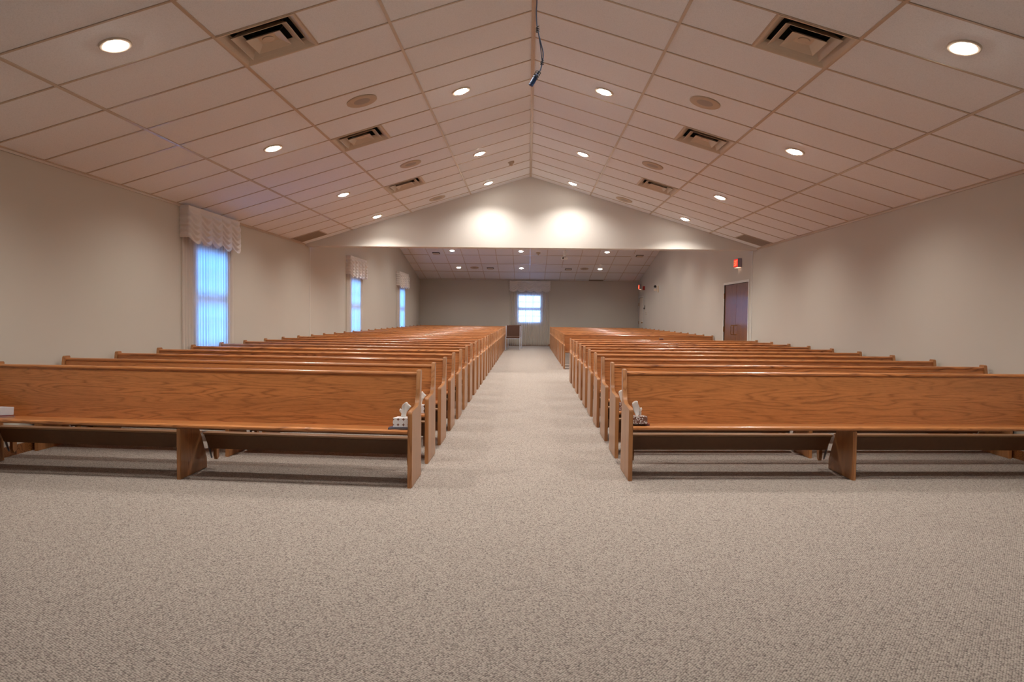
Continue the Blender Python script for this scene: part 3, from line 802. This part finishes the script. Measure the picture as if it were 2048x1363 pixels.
for z, mt in ((0.07, BLACK), (-0.05, CREAM)):
    MB().tube([(-0.03, 0, z), (-0.09, 0.0, z+0.005)], 0.016, 10).build('arm', CREAM, r)
    MB().lathe([(0.020, 0.045), (0.040, 0.02), (0.044, -0.03), (0.038, -0.038), (0.002, -0.034)], 20, True, True, f=lambda x, y, z_, z=z: (-0.12 + x, z_*0.9, z + y)).build('lamp_head', mt, r, smooth=True)
r = empty('thermostat', (W, 27.45, 1.60), 'dark hook-shaped thermostat guard on the wall near the corner door', 'thermostat')
MB().box(-0.02, 0.004, -0.04, 0.04, -0.07, 0.08, bev=0.005).build('plate', plain('grey_plastic', (0.22, 0.20, 0.17), 0.5), r)
MB().box(-0.055, -0.018, -0.05, 0.05, -0.06, 0.0, bev=0.008).build('cover', plain('dark_plastic', (0.10, 0.085, 0.07), 0.4), r)
r = empty('light_switch', (W, 27.10, 1.37), 'pale light switch plate below the thermostat', 'light switch')
MB().box(-0.008, 0, -0.04, 0.04, -0.065, 0.065, bev=0.002).build('plate', CREAM, r)
for z in (-0.03, 0.03): MB().box(-0.016, -0.007, -0.012, 0.012, z-0.014, z+0.014).build('rocker', plain('switch_dark', (0.13, 0.10, 0.08), 0.4), r)

# ------------------------------------------------------------------ chairs at the end of the aisle
def chair(loc, label):
    r = empty('stacking_chair', loc, label, 'chair', 'chrome chairs at the aisle end')
    w = 0.54; h = w/2
    for sx in (-1, 1):
        x = sx*(h-0.015)
        MB().box(x-0.016, x+0.016, 0.0, 0.030, 0, 0.47, bev=0.004).build('leg', CHROME, r)
        MB().prism([(0.44, 0), (0.47, 0), (0.49, 0.46), (0.545, 0.87), (0.520, 0.87), (0.46, 0.46)], lambda y, z, x=x: (x-0.014, y, z), lambda y, z, x=x: (x+0.014, y, z)).build('leg', CHROME, r)
        MB().box(x-0.014, x+0.014, 0.0, 0.48, 0.435, 0.465, bev=0.003).build('side_rail', CHROME, r)
    MB().box(-h+0.03, h-0.03, 0.003, 0.025, 0.395, 0.420).build('front_rail', CHROME, r)
    MB().box(-h+0.035, h-0.035, -0.005, 0.46, 0.425, 0.490, bev=0.022).build('seat', UPH, r, smooth=True)
    MB().prism([(0.425, 0.475), (0.455, 0.475), (0.510, 0.875), (0.475, 0.880), (0.465, 0.865)], lambda y, z: (-h+0.035, y, z), lambda y, z: (h-0.035, y, z)).build('backrest', UPH, r)
    return r
chair((-0.555, 25.55, 0), 'brown padded chrome chair beside the last window-side pews, front one of two')
chair((-0.505, 26.75, 0), 'brown padded chrome chair behind the other, before the aisle window curtain')

# ------------------------------------------------------------------ light from outside
wd = bpy.data.worlds.new('winter_sky'); SC.world = wd; wd.use_nodes = True
nt = wd.node_tree; nt.nodes.clear()
o = nt.nodes.new('ShaderNodeOutputWorld'); bg = nt.nodes.new('ShaderNodeBackground')
tc = nt.nodes.new('ShaderNodeTexCoord'); sx = nt.nodes.new('ShaderNodeSeparateXYZ'); rp_ = nt.nodes.new('ShaderNodeValToRGB')
nt.links.new(tc.outputs['Generated'], sx.inputs[0]); nt.links.new(sx.outputs[1], rp_.inputs[0])
cr_ = rp_.color_ramp; cr_.elements[0].position = 0.2; cr_.elements[0].color = (0.075, 0.36, 1.0, 1); cr_.elements[1].position = 0.95; cr_.elements[1].color = (0.25, 0.45, 1.0, 1)
nt.links.new(rp_.outputs[0], bg.inputs[0]); bg.inputs[1].default_value = 10.0
nt.links.new(bg.outputs[0], o.inputs[0])
def portal(loc, rot, a, b):
    d = bpy.data.lights.new('window_portal', 'AREA'); d.shape = 'RECTANGLE'; d.size = a; d.size_y = b; d.cycles.is_portal = True
    ob = bpy.data.objects.new('window_portal', d); COL.objects.link(ob); ob.location = loc; ob.rotation_euler = rot
for a, b in WIN: portal((-W-0.19, (a+b)/2, (WZ0+WZ1)/2), (0, -PI/2, 0), WZ1-WZ0, b-a)
portal(((BW[0]+BW[1])/2, YB+0.19, (BW[2]+BW[3])/2), (-PI/2, 0, 0), BW[1]-BW[0], BW[3]-BW[2])

# ------------------------------------------------------------------ camera
F, VPX, VPY, ROLL = 1427.0, 1056.0, 630.0, 0.012
yv = Vector(((VPX-1024.0)/F, (VPY-681.5)/F, 1.0)).normalized()      # depth axis in camera space (x right, y down)
up = Vector((math.sin(ROLL), -math.cos(ROLL), 0.0)); up = (up - yv*up.dot(yv)).normalized()
xv = up.cross(yv)
if xv.x < 0: xv = -xv
Rw = Matrix((xv, yv, up))                                            # camera (x right, y down, z forward) to world
cx, cy, cz = Rw @ Vector((1, 0, 0)), Rw @ Vector((0, -1, 0)), Rw @ Vector((0, 0, -1))
cam = bpy.data.cameras.new('camera'); co = bpy.data.objects.new('camera', cam); COL.objects.link(co)
co.matrix_world = Matrix(((cx.x, cy.x, cz.x, -0.02), (cx.y, cy.y, cz.y, 0.0), (cx.z, cy.z, cz.z, HC), (0, 0, 0, 1)))
cam.sensor_fit = 'HORIZONTAL'; cam.sensor_width = 36.0; cam.lens = F/2048.0*36.0
cam.clip_start = 0.05; cam.clip_end = 200
SC.camera = co
vs = SC.view_settings
vs.view_transform = 'Standard'; vs.look = 'None'; vs.exposure = 0.0; vs.gamma = 1.0; vs.use_curve_mapping = False
SC.cycles.max_bounces = 10; SC.cycles.diffuse_bounces = 6; SC.cycles.transparent_max_bounces = 12
SC.cycles.sample_clamp_indirect = 6.0
SC.cycles.use_denoising = True
